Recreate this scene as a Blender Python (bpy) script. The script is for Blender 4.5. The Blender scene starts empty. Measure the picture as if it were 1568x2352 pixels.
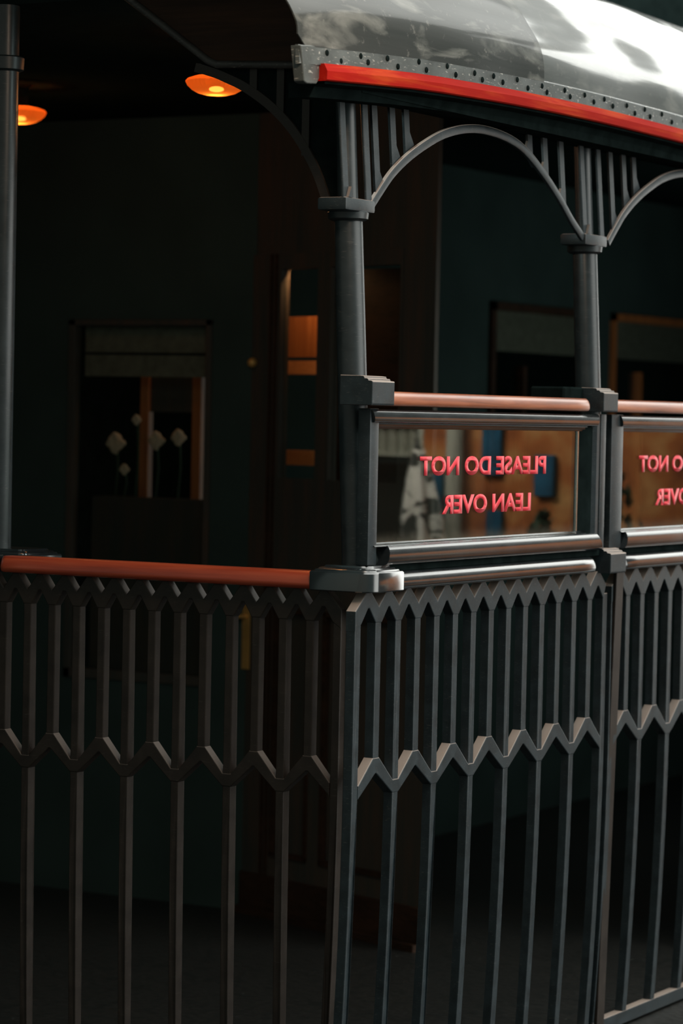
import bpy, bmesh, math, random
from mathutils import Vector, Matrix
random.seed(7)
sc = bpy.context.scene
C = sc.collection

# ---------------------------------------------------------------- helpers
def tag(o, label=None, cat=None, group=None, kind=None):
    if label: o['label'] = label
    if cat: o['category'] = cat
    if group: o['group'] = group
    if kind: o['kind'] = kind
    return o

def empty(name, loc, label, cat, group=None):
    o = bpy.data.objects.new(name, None); C.objects.link(o)
    o.empty_display_size = .05
    o.location = loc
    return tag(o, label, cat, group)

def mobj(name, bm, mat, parent=None, smooth=False):
    """link a bmesh (world coordinates) as one object; children keep world coordinates"""
    me = bpy.data.meshes.new(name)
    bmesh.ops.recalc_face_normals(bm, faces=bm.faces)
    if smooth:
        for f in bm.faces: f.smooth = True
        for e in bm.edges:
            if len(e.link_faces) == 2 and e.calc_face_angle(0) > math.radians(38): e.smooth = False
    if parent is not None:
        bm.transform(Matrix.Translation(-wloc(parent)))
    bm.to_mesh(me); bm.free()
    if mat: me.materials.append(mat)
    o = bpy.data.objects.new(name, me); C.objects.link(o)
    if parent is not None: o.parent = parent
    return o

def wloc(o):
    v = Vector((0, 0, 0))
    while o is not None:
        v += o.location; o = o.parent
    return v

def box(bm, x0, x1, y0, y1, z0, z1, bev=0, seg=1):
    vs = [bm.verts.new((x, y, z)) for x in (x0, x1) for y in (y0, y1) for z in (z0, z1)]
    q = [(0, 1, 3, 2), (4, 6, 7, 5), (0, 4, 5, 1), (2, 3, 7, 6), (0, 2, 6, 4), (1, 5, 7, 3)]
    fs = [bm.faces.new([vs[i] for i in f]) for f in q]
    bmesh.ops.recalc_face_normals(bm, faces=fs)
    if bev:
        es = list({e for f in fs for e in f.edges})
        bmesh.ops.bevel(bm, geom=es, offset=bev, segments=seg, profile=.6, affect='EDGES')
    return bm

def prism(bm, pts, fn, t0, t1, caps=True):
    """2D profile pts swept from t0 to t1; fn(a,b,t)->xyz"""
    r0 = [bm.verts.new(fn(a, b, t0)) for a, b in pts]
    r1 = [bm.verts.new(fn(a, b, t1)) for a, b in pts]
    n = len(pts)
    for i in range(n):
        bm.faces.new((r0[i], r0[(i + 1) % n], r1[(i + 1) % n], r1[i]))
    if caps:
        bm.faces.new(r0); bm.faces.new(r1[::-1])
    return bm

def loft(bm, rings, cap=True, closed=True):
    rr = [[bm.verts.new(p) for p in r] for r in rings]
    n = len(rr[0])
    for a, b in zip(rr, rr[1:]):
        for i in range(n if closed else n - 1):
            bm.faces.new((a[i], a[(i + 1) % n], b[(i + 1) % n], b[i]))
    if cap and closed:
        bm.faces.new(rr[0][::-1]); bm.faces.new(rr[-1])
    return bm

def tube(bm, pts, r, n=16, cap=True):
    """round tube along pts; r scalar or list"""
    rings = []
    P = [Vector(p) for p in pts]
    up = None
    for i, p in enumerate(P):
        t = (P[min(i + 1, len(P) - 1)] - P[max(i - 1, 0)]).normalized()
        if up is None:
            up = t.orthogonal().normalized()
        up = (up - t * up.dot(t)).normalized()
        s = t.cross(up)
        rad = r[i] if isinstance(r, (list, tuple)) else r
        rings.append([p + (up * math.cos(2 * math.pi * k / n) + s * math.sin(2 * math.pi * k / n)) * rad for k in range(n)])
    return loft(bm, rings, cap)

def lathe(bm, prof, cx, cy, n=32, cz=0):
    rings = [[(cx + r * math.cos(2 * math.pi * k / n), cy + r * math.sin(2 * math.pi * k / n), cz + z) for k in range(n)] for r, z in prof]
    return loft(bm, rings, True)

def lerp_pts(pts, y):
    if y <= pts[0][0]: return pts[0][1]
    for (a, b), (c, d) in zip(pts, pts[1:]):
        if y <= c: return b + (d - b) * (y - a) / (c - a)
    return pts[-1][1]

# ---------------------------------------------------------------- materials
def newmat(name):
    m = bpy.data.materials.new(name); m.use_nodes = True
    nt = m.node_tree; nt.nodes.clear()
    out = nt.nodes.new('ShaderNodeOutputMaterial')
    return m, nt, out
def N(nt, t, **kw):
    n = nt.nodes.new(t)
    for k, v in kw.items():
        if k.startswith('i_'):
            key = k[2:]
            key = int(key) if key.isdigit() else key.replace('_', ' ')
            n.inputs[key].default_value = v
        else: setattr(n, k, v)
    return n
def ramp(nt, fac, stops):
    r = nt.nodes.new('ShaderNodeValToRGB')
    el = r.color_ramp.elements
    while len(el) < len(stops): el.new(.5)
    for e, (p, c) in zip(el, stops):
        e.position = p; e.color = c if len(c) == 4 else (*c, 1)
    nt.links.new(fac, r.inputs[0]); return r.outputs[0]

def paint(name, col, rough=.35, scratch=.5, dust=(.22, .2, .18), bump=.15, coat=.0, scale=1.0, wear=None, spec=.5, top_light=0):
    """old gloss paint: mottled tone, dust specks, fine scratches, brush bump"""
    m, nt, out = newmat(name); L = nt.links
    b = N(nt, 'ShaderNodeBsdfPrincipled')
    L.new(b.outputs[0], out.inputs[0])
    tc = N(nt, 'ShaderNodeTexCoord')
    n1 = N(nt, 'ShaderNodeTexNoise', i_Scale=14 * scale, i_Detail=6, i_Roughness=.6)
    n2 = N(nt, 'ShaderNodeTexNoise', i_Scale=160 * scale, i_Detail=3, i_Roughness=.6)
    mp = N(nt, 'ShaderNodeMapping'); mp.inputs['Scale'].default_value = (40, 40, 220); mp.inputs['Rotation'].default_value = (.6, .3, .2)
    n3 = N(nt, 'ShaderNodeTexNoise', i_Scale=1.2 * scale, i_Detail=4)
    for n in (n1, n2): L.new(tc.outputs['Object'], n.inputs['Vector'])
    L.new(tc.outputs['Object'], mp.inputs[0]); L.new(mp.outputs[0], n3.inputs['Vector'])
    tone = ramp(nt, n1.outputs['Fac'], [(.3, tuple(c * .65 for c in col)), (.7, tuple(min(1, c * 1.35) for c in col))])
    speck = ramp(nt, n2.outputs['Fac'], [(.70, (0, 0, 0)), (.78, (1, 1, 1))])
    scr = ramp(nt, n3.outputs['Fac'], [(.62, (0, 0, 0)), (.72, (1, 1, 1))])
    ad = N(nt, 'ShaderNodeMath', operation='MAXIMUM'); L.new(speck, ad.inputs[0]); L.new(scr, ad.inputs[1])
    mu = N(nt, 'ShaderNodeMath', operation='MULTIPLY'); L.new(ad.outputs[0], mu.inputs[0]); mu.inputs[1].default_value = scratch
    mx = N(nt, 'ShaderNodeMix', data_type='RGBA'); L.new(mu.outputs[0], mx.inputs[0]); L.new(tone, mx.inputs[6]); mx.inputs[7].default_value = (*dust, 1)
    cout = mx.outputs[2]
    if wear:
        n4 = N(nt, 'ShaderNodeTexNoise', i_Scale=wear[1], i_Detail=5, i_Roughness=.62)
        L.new(tc.outputs['Object'], n4.inputs['Vector'])
        wf = ramp(nt, n4.outputs['Fac'], [(wear[2], (0, 0, 0)), (wear[2] + .02, (1, 1, 1))])
        mw = N(nt, 'ShaderNodeMix', data_type='RGBA'); L.new(wf, mw.inputs[0]); L.new(cout, mw.inputs[6]); mw.inputs[7].default_value = (*wear[0], 1)
        cout = mw.outputs[2]
    if top_light:   # pale tone painted on upward faces for the light they catch
        ge = N(nt, 'ShaderNodeNewGeometry'); sz = N(nt, 'ShaderNodeSeparateXYZ'); L.new(ge.outputs['True Normal'], sz.inputs[0])
        ml = N(nt, 'ShaderNodeMapRange'); L.new(sz.outputs['Z'], ml.inputs[0]); ml.inputs[1].default_value = .3; ml.inputs[2].default_value = .55; ml.inputs[4].default_value = top_light
        md = N(nt, 'ShaderNodeMix', data_type='RGBA'); L.new(ml.outputs[0], md.inputs[0]); L.new(cout, md.inputs[6]); md.inputs[7].default_value = (.50, .40, .34, 1)
        cout = md.outputs[2]
    L.new(cout, b.inputs['Base Color'])
    b.inputs['Specular IOR Level'].default_value = spec
    rr = N(nt, 'ShaderNodeMapRange'); L.new(n1.outputs['Fac'], rr.inputs[0]); rr.inputs[3].default_value = rough * .75; rr.inputs[4].default_value = min(1, rough * 1.35)
    L.new(rr.outputs[0], b.inputs['Roughness'])
    b.inputs['Coat Weight'].default_value = coat; b.inputs['Coat Roughness'].default_value = .14; b.inputs['Coat IOR'].default_value = 1.75
    bp = N(nt, 'ShaderNodeBump', i_Strength=bump, i_Distance=.002)
    L.new(n1.outputs['Fac'], bp.inputs['Height'])
    bp2 = N(nt, 'ShaderNodeBump', i_Strength=bump * .6, i_Distance=.0006)
    L.new(n2.outputs['Fac'], bp2.inputs['Height']); L.new(bp.outputs[0], bp2.inputs['Normal'])
    L.new(bp2.outputs[0], b.inputs['Normal'])
    return m

def wood(name, c_dark, c_mid, c_light, axis='Y', rough=.3, coat=.6, gs=1.0, spec=.5):
    m, nt, out = newmat(name); L = nt.links
    b = N(nt, 'ShaderNodeBsdfPrincipled'); L.new(b.outputs[0], out.inputs[0])
    tc = N(nt, 'ShaderNodeTexCoord'); mp = N(nt, 'ShaderNodeMapping')
    s = [70 * gs, 70 * gs, 70 * gs]; s['XYZ'.index(axis)] = 3.0 * gs
    mp.inputs['Scale'].default_value = s
    L.new(tc.outputs['Object'], mp.inputs[0])
    n1 = N(nt, 'ShaderNodeTexNoise', i_Scale=1.0, i_Detail=7, i_Roughness=.6, i_Distortion=.6); L.new(mp.outputs[0], n1.inputs['Vector'])
    mp2 = N(nt, 'ShaderNodeMapping'); s2 = [14, 14, 14]; s2['XYZ'.index(axis)] = 2.5; mp2.inputs['Scale'].default_value = s2
    L.new(tc.outputs['Object'], mp2.inputs[0])
    n2 = N(nt, 'ShaderNodeTexNoise', i_Scale=1.0, i_Detail=4); L.new(mp2.outputs[0], n2.inputs['Vector'])
    av = N(nt, 'ShaderNodeMath', operation='ADD'); L.new(n1.outputs['Fac'], av.inputs[0]); L.new(n2.outputs['Fac'], av.inputs[1])
    hv = N(nt, 'ShaderNodeMath', operation='MULTIPLY', i_1=.5); L.new(av.outputs[0], hv.inputs[0])
    col = ramp(nt, hv.outputs[0], [(.32, c_dark), (.5, c_mid), (.68, c_light)])
    L.new(col, b.inputs['Base Color'])
    b.inputs['Roughness'].default_value = rough; b.inputs['Specular IOR Level'].default_value = spec
    b.inputs['Coat Weight'].default_value = coat; b.inputs['Coat Roughness'].default_value = .22
    bp = N(nt, 'ShaderNodeBump', i_Strength=.12, i_Distance=.001); L.new(n1.outputs['Fac'], bp.inputs['Height']); L.new(bp.outputs[0], b.inputs['Normal'])
    return m

def simple(name, col, rough=.6, spec=.3, metal=0, noise=.3, nscale=12, coat=0):
    m, nt, out = newmat(name); L = nt.links
    b = N(nt, 'ShaderNodeBsdfPrincipled'); L.new(b.outputs[0], out.inputs[0])
    tc = N(nt, 'ShaderNodeTexCoord'); n = N(nt, 'ShaderNodeTexNoise', i_Scale=nscale, i_Detail=5)
    L.new(tc.outputs['Object'], n.inputs['Vector'])
    c = ramp(nt, n.outputs['Fac'], [(.3, tuple(x * (1 - noise) for x in col)), (.7, tuple(min(1, x * (1 + noise)) for x in col))])
    L.new(c, b.inputs['Base Color']); b.inputs['Roughness'].default_value = rough
    b.inputs['Specular IOR Level'].default_value = spec; b.inputs['Metallic'].default_value = metal
    b.inputs['Coat Weight'].default_value = coat
    return m

def glass(name, f0=.12, tint=(1, 1, 1), rough=.0, dirt=.0):
    m, nt, out = newmat(name); L = nt.links
    tr = N(nt, 'ShaderNodeBsdfTransparent'); tr.inputs[0].default_value = (*tint, 1)
    gl = N(nt, 'ShaderNodeBsdfGlossy'); gl.inputs['Roughness'].default_value = rough
    fr = N(nt, 'ShaderNodeFresnel')
    ge = N(nt, 'ShaderNodeNewGeometry'); io = N(nt, 'ShaderNodeMix', data_type='FLOAT'); L.new(ge.outputs['Backfacing'], io.inputs[0])
    io.inputs[2].default_value = f0; io.inputs[3].default_value = 1 / f0; L.new(io.outputs[0], fr.inputs['IOR'])
    mx = N(nt, 'ShaderNodeMixShader'); L.new(fr.outputs[0], mx.inputs[0]); L.new(tr.outputs[0], mx.inputs[1]); L.new(gl.outputs[0], mx.inputs[2])
    last = mx.outputs[0]
    if dirt:
        df = N(nt, 'ShaderNodeBsdfDiffuse'); df.inputs[0].default_value = (.5, .42, .33, 1)
        tc = N(nt, 'ShaderNodeTexCoord')
        sp = N(nt, 'ShaderNodeSeparateXYZ'); L.new(tc.outputs['Generated'], sp.inputs[0])
        # grime gathers in the bottom and side edges of the pane
        def edge(o, lo, hi):
            mr = N(nt, 'ShaderNodeMapRange'); mr.clamp = True; L.new(o, mr.inputs[0]); mr.inputs[1].default_value = lo; mr.inputs[2].default_value = hi
            mr.inputs[3].default_value = 1; mr.inputs[4].default_value = 0; return mr.outputs[0]
        e1 = edge(sp.outputs['Z'], 0, .16); e2 = edge(sp.outputs['Y'], 0, .02)
        inv = N(nt, 'ShaderNodeMath', operation='SUBTRACT', i_0=1.0); L.new(sp.outputs['Z'], inv.inputs[1]); e3 = edge(inv.outputs[0], 0, .05)
        m1 = N(nt, 'ShaderNodeMath', operation='MAXIMUM'); L.new(e1, m1.inputs[0]); L.new(e2, m1.inputs[1])
        m2 = N(nt, 'ShaderNodeMath', operation='MAXIMUM'); L.new(m1.outputs[0], m2.inputs[0]); L.new(e3, m2.inputs[1])
        n = N(nt, 'ShaderNodeTexNoise', i_Scale=45, i_Detail=8, i_Roughness=.7); L.new(tc.outputs['Object'], n.inputs['Vector'])
        pw = N(nt, 'ShaderNodeMath', operation='POWER', i_1=2.2); L.new(m2.outputs[0], pw.inputs[0])
        mm = N(nt, 'ShaderNodeMath', operation='MULTIPLY'); L.new(pw.outputs[0], mm.inputs[0]); L.new(n.outputs['Fac'], mm.inputs[1])
        sk = N(nt, 'ShaderNodeTexNoise', i_Scale=230, i_Detail=2); L.new(tc.outputs['Object'], sk.inputs['Vector'])
        sr = ramp(nt, sk.outputs['Fac'], [(.76, (0, 0, 0)), (.82, (.35, .35, .35))])
        ss = N(nt, 'ShaderNodeMath', operation='ADD'); L.new(mm.outputs[0], ss.inputs[0]); L.new(sr, ss.inputs[1])
        s2 = N(nt, 'ShaderNodeMath', operation='MULTIPLY', i_1=dirt); L.new(ss.outputs[0], s2.inputs[0])
        ad = N(nt, 'ShaderNodeMath', operation='ADD', i_1=.012 * dirt); L.new(s2.outputs[0], ad.inputs[0])
        mx2 = N(nt, 'ShaderNodeMixShader'); L.new(ad.outputs[0], mx2.inputs[0]); L.new(last, mx2.inputs[1]); L.new(df.outputs[0], mx2.inputs[2])
        last = mx2.outputs[0]
    L.new(last, out.inputs[0])
    return m

M = {}
M['iron'] = paint('warm_lit_black_iron', (.024, .018, .014), rough=.42, scratch=.10, bump=.2, top_light=.2, spec=.35, dust=(.20, .19, .17))  # brown tint and paler tops paint in the warm light on the end face
M['iron_dusty_lit'] = paint('cool_lit_dusty_black', (.016, .026, .031), rough=.40, scratch=.22, bump=.25, top_light=.7, dust=(.26, .25, .22), scale=1.6)  # cool tint and paler tops are painted sky light; the specks are dust
M['gloss'] = paint('gloss_black_paint', (.014, .018, .020), rough=.2, scratch=.06, bump=.05, coat=1, wear=((.42, .3, .22), 9, .77))
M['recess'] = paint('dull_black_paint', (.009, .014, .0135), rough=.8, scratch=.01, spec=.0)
M['column'] = paint('column_black_paint', (.020, .028, .031), rough=.34, scratch=.2, bump=.2, spec=.6)
M['rail_wood'] = wood('varnished_rail_wood_side', (.13, .034, .015), (.37, .105, .045), (.52, .20, .10), 'Y', rough=.32, coat=.8)
M['rail_wood_x'] = wood('varnished_rail_wood_end', (.18, .022, .01), (.42, .06, .024), (.52, .10, .04), 'X', rough=.32, coat=.4)
M['trim_wood'] = wood('red_painted_eaves_wood', (.29, .007, .004), (.37, .012, .006), (.54, .070, .014), 'Y', rough=.6, coat=.0, gs=.8, spec=.03)
M['vinyl'] = simple('red_vinyl', (.95, .06, .085), rough=.35, noise=.02)
M['glass'] = glass('screen_glass', 1.9, (.85, .90, .88), .0, dirt=.28)
M['pane'] = glass('house_pane', 1.5, (.9, .92, .9), .01)
M['brass'] = simple('old_brass', (.75, .42, .13), rough=.35, metal=.35, noise=.2)
M['chrome'] = simple('pale_metal_bead', (.6, .62, .6), rough=.25, metal=1, noise=.1)
M['dark_wood'] = wood('dark_varnished_wood', (.045, .055, .050), (.07, .062, .052), (.10, .066, .05), 'Z', rough=.6, coat=.0, spec=.1)
M['soffit'] = wood('brown_soffit_wood', (.022, .014, .010), (.045, .024, .015), (.07, .034, .02), 'X', rough=.6, coat=.0, spec=.15)
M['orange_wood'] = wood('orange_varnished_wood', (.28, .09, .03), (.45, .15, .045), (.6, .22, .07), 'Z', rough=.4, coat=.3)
M['wall'] = simple('dark_teal_wall', (.045, .068, .062), rough=.9, spec=.0, noise=.12, nscale=3)
M['ceil'] = simple('dark_varnished_ceiling', (.014, .022, .020), rough=.8, spec=.0, noise=.1)
M['blind'] = simple('grey_linen_blind', (.20, .19, .15), rough=.9, noise=.2, nscale=30)
M['petal'] = simple('cream_petal', (.6, .48, .36), rough=.8, noise=.1)
M['leaf'] = simple('dark_leaf', (.03, .06, .03), rough=.6, noise=.3)
M['bead'] = paint('worn_bead_paint', (.06, .058, .055), rough=.5, scratch=.6, dust=(.3, .27, .24), bump=.4)

def floor_mat():
    m, nt, out = newmat('dark_speckled_floor'); L = nt.links
    b = N(nt, 'ShaderNodeBsdfPrincipled'); L.new(b.outputs[0], out.inputs[0])
    tc = N(nt, 'ShaderNodeTexCoord')
    v = N(nt, 'ShaderNodeTexVoronoi', i_Scale=34); L.new(tc.outputs['Object'], v.inputs['Vector'])
    n = N(nt, 'ShaderNodeTexNoise', i_Scale=60, i_Detail=4); L.new(tc.outputs['Object'], n.inputs['Vector'])
    c1 = ramp(nt, v.outputs['Distance'], [(.0, (.007, .009, .009)), (.35, (.020, .020, .018)), (.8, (.011, .013, .012))])
    c2 = ramp(nt, n.outputs['Fac'], [(.72, (0, 0, 0)), (.8, (1, 1, 1))])
    mx = N(nt, 'ShaderNodeMix', data_type='RGBA'); L.new(c2, mx.inputs[0]); L.new(c1, mx.inputs[6]); mx.inputs[7].default_value = (.4, .42, .4, 1)
    L.new(mx.outputs[2], b.inputs['Base Color']); b.inputs['Roughness'].default_value = .45
    bp = N(nt, 'ShaderNodeBump', i_Strength=.5, i_Distance=.004); L.new(v.outputs['Distance'], bp.inputs['Height']); L.new(bp.outputs[0], b.inputs['Normal'])
    return m
M['floor'] = floor_mat()

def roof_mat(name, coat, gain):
    m, nt, out = newmat(name); L = nt.links
    b = N(nt, 'ShaderNodeBsdfPrincipled'); L.new(b.outputs[0], out.inputs[0])
    tc = N(nt, 'ShaderNodeTexCoord')
    mp = N(nt, 'ShaderNodeMapping'); mp.inputs['Scale'].default_value = (9, 1.6, 30)
    L.new(tc.outputs['Object'], mp.inputs[0])
    n1 = N(nt, 'ShaderNodeTexNoise', i_Scale=1.0, i_Detail=7, i_Roughness=.6); L.new(mp.outputs[0], n1.inputs['Vector'])
    n2 = N(nt, 'ShaderNodeTexNoise', i_Scale=26, i_Detail=8, i_Roughness=.7); L.new(tc.outputs['Object'], n2.inputs['Vector'])
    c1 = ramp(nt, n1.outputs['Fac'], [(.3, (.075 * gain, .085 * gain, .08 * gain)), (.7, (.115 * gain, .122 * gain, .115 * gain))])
    wf = ramp(nt, n2.outputs['Fac'], [(.60, (0, 0, 0)), (.70, (.6, .6, .6))])
    mx = N(nt, 'ShaderNodeMix', data_type='RGBA'); L.new(wf, mx.inputs[0]); L.new(c1, mx.inputs[6]); mx.inputs[7].default_value = (.24, .235, .21, 1)
    mps = N(nt, 'ShaderNodeMapping'); mps.inputs['Scale'].default_value = (2.2, 2.6, 9); mps.inputs['Rotation'].default_value = (.75, 0, 0)
    L.new(tc.outputs['Object'], mps.inputs[0]); n5 = N(nt, 'ShaderNodeTexNoise', i_Scale=1.5, i_Detail=5, i_Distortion=.5); L.new(mps.outputs[0], n5.inputs['Vector'])
    sf = ramp(nt, n5.outputs['Fac'], [(.52, (0, 0, 0)), (.72, (.8, .8, .8))])
    mz = N(nt, 'ShaderNodeMix', data_type='RGBA'); L.new(sf, mz.inputs[0]); L.new(mx.outputs[2], mz.inputs[6]); mz.inputs[7].default_value = (.30, .30, .27, 1)
    L.new(mz.outputs[2], b.inputs['Base Color'])
    b.inputs['Roughness'].default_value = .3
    b.inputs['Coat Weight'].default_value = coat; b.inputs['Specular IOR Level'].default_value = .5 * coat; b.inputs['Coat Roughness'].default_value = .06; b.inputs['Coat IOR'].default_value = 1.9
    # sheet metal is slightly dished, which bends what it mirrors
    mpb = N(nt, 'ShaderNodeMapping'); mpb.inputs['Scale'].default_value = (1.2, 1.3, 2.6); L.new(tc.outputs['Object'], mpb.inputs[0])
    n3 = N(nt, 'ShaderNodeTexNoise', i_Scale=1.0, i_Detail=1.0); L.new(mpb.outputs[0], n3.inputs['Vector'])
    bp = N(nt, 'ShaderNodeBump', i_Strength=.6, i_Distance=.05); L.new(n3.outputs['Fac'], bp.inputs['Height'])
    bp2 = N(nt, 'ShaderNodeBump', i_Strength=.25, i_Distance=.002); L.new(n1.outputs['Fac'], bp2.inputs['Height']); L.new(bp.outputs[0], bp2.inputs['Normal'])
    L.new(bp2.outputs[0], b.inputs['Normal']); L.new(bp2.outputs[0], b.inputs['Coat Normal'])
    return m
M['roof'] = roof_mat('scuffed_glossy_roof_paint', 1, 1.0)
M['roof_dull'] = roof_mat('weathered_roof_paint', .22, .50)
M['flash'] = paint('scuffed_grey_flashing', (.085, .095, .09), rough=.35, scratch=.9, dust=(.5, .48, .42), bump=.5, coat=.35, scale=.8, wear=((.40, .39, .35), 38, .66))

# ---------------------------------------------------------------- lattice balustrades
ZB = -.29      # bottom of the cast panels
def bow(z):    # the panels turn under below the chevron band
    if z > .66: return 0.
    t = (.66 - z) / .95
    return .028 * t * t + .006 * t

def cast_outline(bm, pts, place, depth):
    """flat casting from a closed 2D outline (s,z) extruded in depth, arrises eased"""
    v0 = [bm.verts.new(place(s, z, 0)) for s, z in pts]
    f = bm.faces.new(v0)
    v1 = [bm.verts.new(place(s, z, depth)) for s, z in pts]
    f2 = bm.faces.new(v1[::-1])
    n = len(pts)
    for i in range(n):
        bm.faces.new((v0[(i + 1) % n], v0[i], v1[i], v1[(i + 1) % n]))
    es = [e for e in f.edges]
    bmesh.ops.recalc_face_normals(bm, faces=bm.faces)
    bmesh.ops.bevel(bm, geom=es, offset=.0028, segments=2, profile=.5, affect='EDGES')

def lattice(root, place, first, pitch, n, w, mat, depth=.03, extra_top=None):
    """bars first + k*pitch, even bars run to the floor, odd ones stop on the chevron band"""
    hw = w / 2
    for k in range(n):
        s = first + k * pitch
        zt = 1.165; hb = hw - .0006
        bm = bmesh.new()
        if k % 2 == 0:
            zs = [zt, .66] + [.66 - .95 * i / 8 for i in range(1, 9)]
        else:
            zs = [zt, .75]
        L_ = [(s - hb, z) for z in zs]; R_ = [(s + hb, z) for z in zs]
        cast_outline(bm, L_ + R_[::-1], lambda a, b, c: place(a, b, c + .0012 if c == 0 else c - .0012), depth)
        mobj('baluster', bm, mat, root)
    a, b = first, first + (n - 1) * pitch
    # crest band: points up between bars, notches above bars
    up, lo = [], []
    for k in range(n):
        s = first + k * pitch
        if k == 0: up += [(s - hw, 1.185)]; lo += [(s - hw, 1.13), (s + hw, 1.148)]
        else:
            up += [(s - .006, 1.200), (s, 1.193), (s + .006, 1.200)]
            lo += [(s - hw, 1.148)] + ([(s + hw, 1.148)] if k < n - 1 else [])
        if k < n - 1:
            up += [(s + pitch / 2 - .010, 1.2375), (s + pitch / 2 + .010, 1.2375)]
            lo += [(s + pitch / 2 - .004, 1.190), (s + pitch / 2 + .004, 1.190)]
    bm = bmesh.new(); cast_outline(bm, up + lo[::-1], place, depth)
    mobj('crest_band', bm, mat, root)
    up, lo = [], []
    for k in range(n):
        s = first + k * pitch
        if k % 2 == 0:
            if k > 0: up += [(s - hw, .702)]
            if k < n - 1: up += [(s + hw, .702)]
            lo += [(s - hw, .664)] if k > 0 else []
            if k < n - 1: lo += [(s + hw, .664)]
        else:
            up += [(s - hw, .772), (s + hw, .772)] if k < n - 1 else [(s - hw, .772)]
            lo += [(s - .003, .728), (s + .003, .728)] if k < n - 1 else [(s - .003, .728)]
    bm = bmesh.new(); cast_outline(bm, up + lo[::-1], place, depth)
    mobj('chevron_band', bm, mat, root)
    bm = bmesh.new()
    cast_outline(bm, [(a - hw, ZB), (b + hw, ZB), (b + hw, ZB + .045), (a - hw, ZB + .045)], place, depth)
    mobj('bottom_bar', bm, mat, root)

# end panel (faces -Y): s runs towards -X from the corner
rootA = empty('balustrade_panel', (-.6, .015, ZB), 'dark brown-lit iron lattice balustrade panel under the long red-brown handrail, left of the corner column', 'railing')
lattice(rootA, lambda s, z, d: (-s - bow(z) * (1.35 if s < .12 else .30), d + bow(z), z), .0875, .0875, 15, .0275, M['iron'])
# side panels (face +X)
rootB = empty('balustrade_panel', (-.015, .75, ZB), 'black iron lattice balustrade panel below the glass screen between the two columns', 'railing')
placeB = lambda s, z, d: (-d - bow(z), s, z)
lattice(rootB, placeB, -.033, .1162, 15, .034, M['iron_dusty_lit'])
rootC = empty('balustrade_panel', (-.015, 2.4, ZB), 'black iron lattice balustrade panel at the right edge, past the gate stile', 'railing')
lattice(rootC, placeB, 1.66, .1166, 13, .034, M['iron_dusty_lit'])
bm = bmesh.new(); cast_outline(bm, [(1.652, ZB), (1.708, ZB), (1.708, 1.236), (1.652, 1.236)], lambda s, z, d: (-d - bow(z) + .012, s, z), .0115)
st = mobj('joint_strip', bm, M['iron'])
tag(st, 'flat black vertical iron strip covering the joint between the two lattice panels', 'strip')

# ---------------------------------------------------------------- rails
def rail_profile(w_out, z0, z1, back=-.035, n=7):
    """half-round nosed rail section: (outward, z)"""
    pts = [(back, z0), (w_out * .3, z0)]
    for o, q in ((.6, .01), (.82, .06), (.94, .14), (.99, .24), (1, .34), (.985, .44), (.95, .54), (.90, .64), (.82, .74), (.71, .84), (.56, .92), (.42, .975)):
        pts.append((w_out * o, z0 + (z1 - z0) * q))
    pts += [(w_out * .3, z1), (back, z1)]
    out = []
    for p in pts:
        if not out or (abs(p[0] - out[-1][0]) + abs(p[1] - out[-1][1])) > 1e-4: out.append(p)
    return out

def rail(name, prof, t0, t1, side, mat, round0=False, round1=False, sag=0):
    """extruded moulding; side 'B' runs along +Y facing +X, side 'A' runs along -X facing -Y. Rounded ends shrink towards the back."""
    bm = bmesh.new()
    ts = []
    m = .03
    if round0:
        for i in range(6): ts.append((t0 + m * (1 - math.cos(math.pi / 2 * i / 5)) , math.sin(math.pi / 2 * i / 5)))
    else: ts.append((t0, 1))
    for i in range(1, 12): ts.append((t0 + (t1 - t0) * i / 12, 1))
    if round1:
        for i in range(5, -1, -1): ts.append((t1 - m * (1 - math.cos(math.pi / 2 * i / 5)), math.sin(math.pi / 2 * i / 5)))
    else: ts.append((t1, 1))
    backx = min(p[0] for p in prof)
    zc = sum(p[1] for p in prof) / len(prof)
    rings = []
    for t, s in ts:
        ss = .35 + .65 * s
        zz = .80 + .20 * s
        ring = []
        for o, z in prof:
            oo = backx + (o - backx) * ss
            z2 = zc + (z - zc) * zz
            ring.append((oo, t, z2) if side == 'B' else (-t, -oo, z2))
        rings.append(ring)
    loft(bm, rings, True)
    return mobj(name, bm, mat, None, True)

rA = rail('handrail', [(o, z - .003 if z > 1.26 else z) for o, z in rail_profile(.032, 1.238, 1.290)], .150, 1.232, 'A', M['rail_wood_x'], False, True)
tag(rA, 'long red-brown varnished wooden handrail on top of the left lattice panel', 'handrail')
rB = rail('handrail', rail_profile(.024, 1.749, 1.790, -.03), .06, 1.412, 'B', M['rail_wood'], False, True)
tag(rB, 'pinkish-brown wooden handrail above the complete glass screen, between two black blocks', 'handrail')
rC = rail('handrail', rail_profile(.024, 1.749, 1.790, -.03), 1.56, 2.98, 'B', M['rail_wood'], False, True)
tag(rC, 'short visible stretch of wooden handrail at the right edge, above the cut-off screen', 'handrail')
wB = rail('waist_rail', rail_profile(.036, 1.238, 1.288), .1525, 1.462, 'B', M['gloss'], False, True)
tag(wB, 'glossy black half-round rail under the complete glass screen, rounded at its right end', 'rail')
wC = rail('waist_rail', rail_profile(.036, 1.238, 1.288), 1.652, 3.02, 'B', M['gloss'], True, True)
tag(wC, 'glossy black half-round rail at the right edge, under the cut-off glass screen', 'rail')
# recessed sill board between waist rail and screen
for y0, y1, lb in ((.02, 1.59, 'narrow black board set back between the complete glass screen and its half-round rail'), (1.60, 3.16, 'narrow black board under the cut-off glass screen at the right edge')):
    bm = bmesh.new(); box(bm, -.03, .004, y0, y1, 1.2885, 1.3065, .001); tag(mobj('sill_board', bm, M['recess']), lb, 'board')

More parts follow.
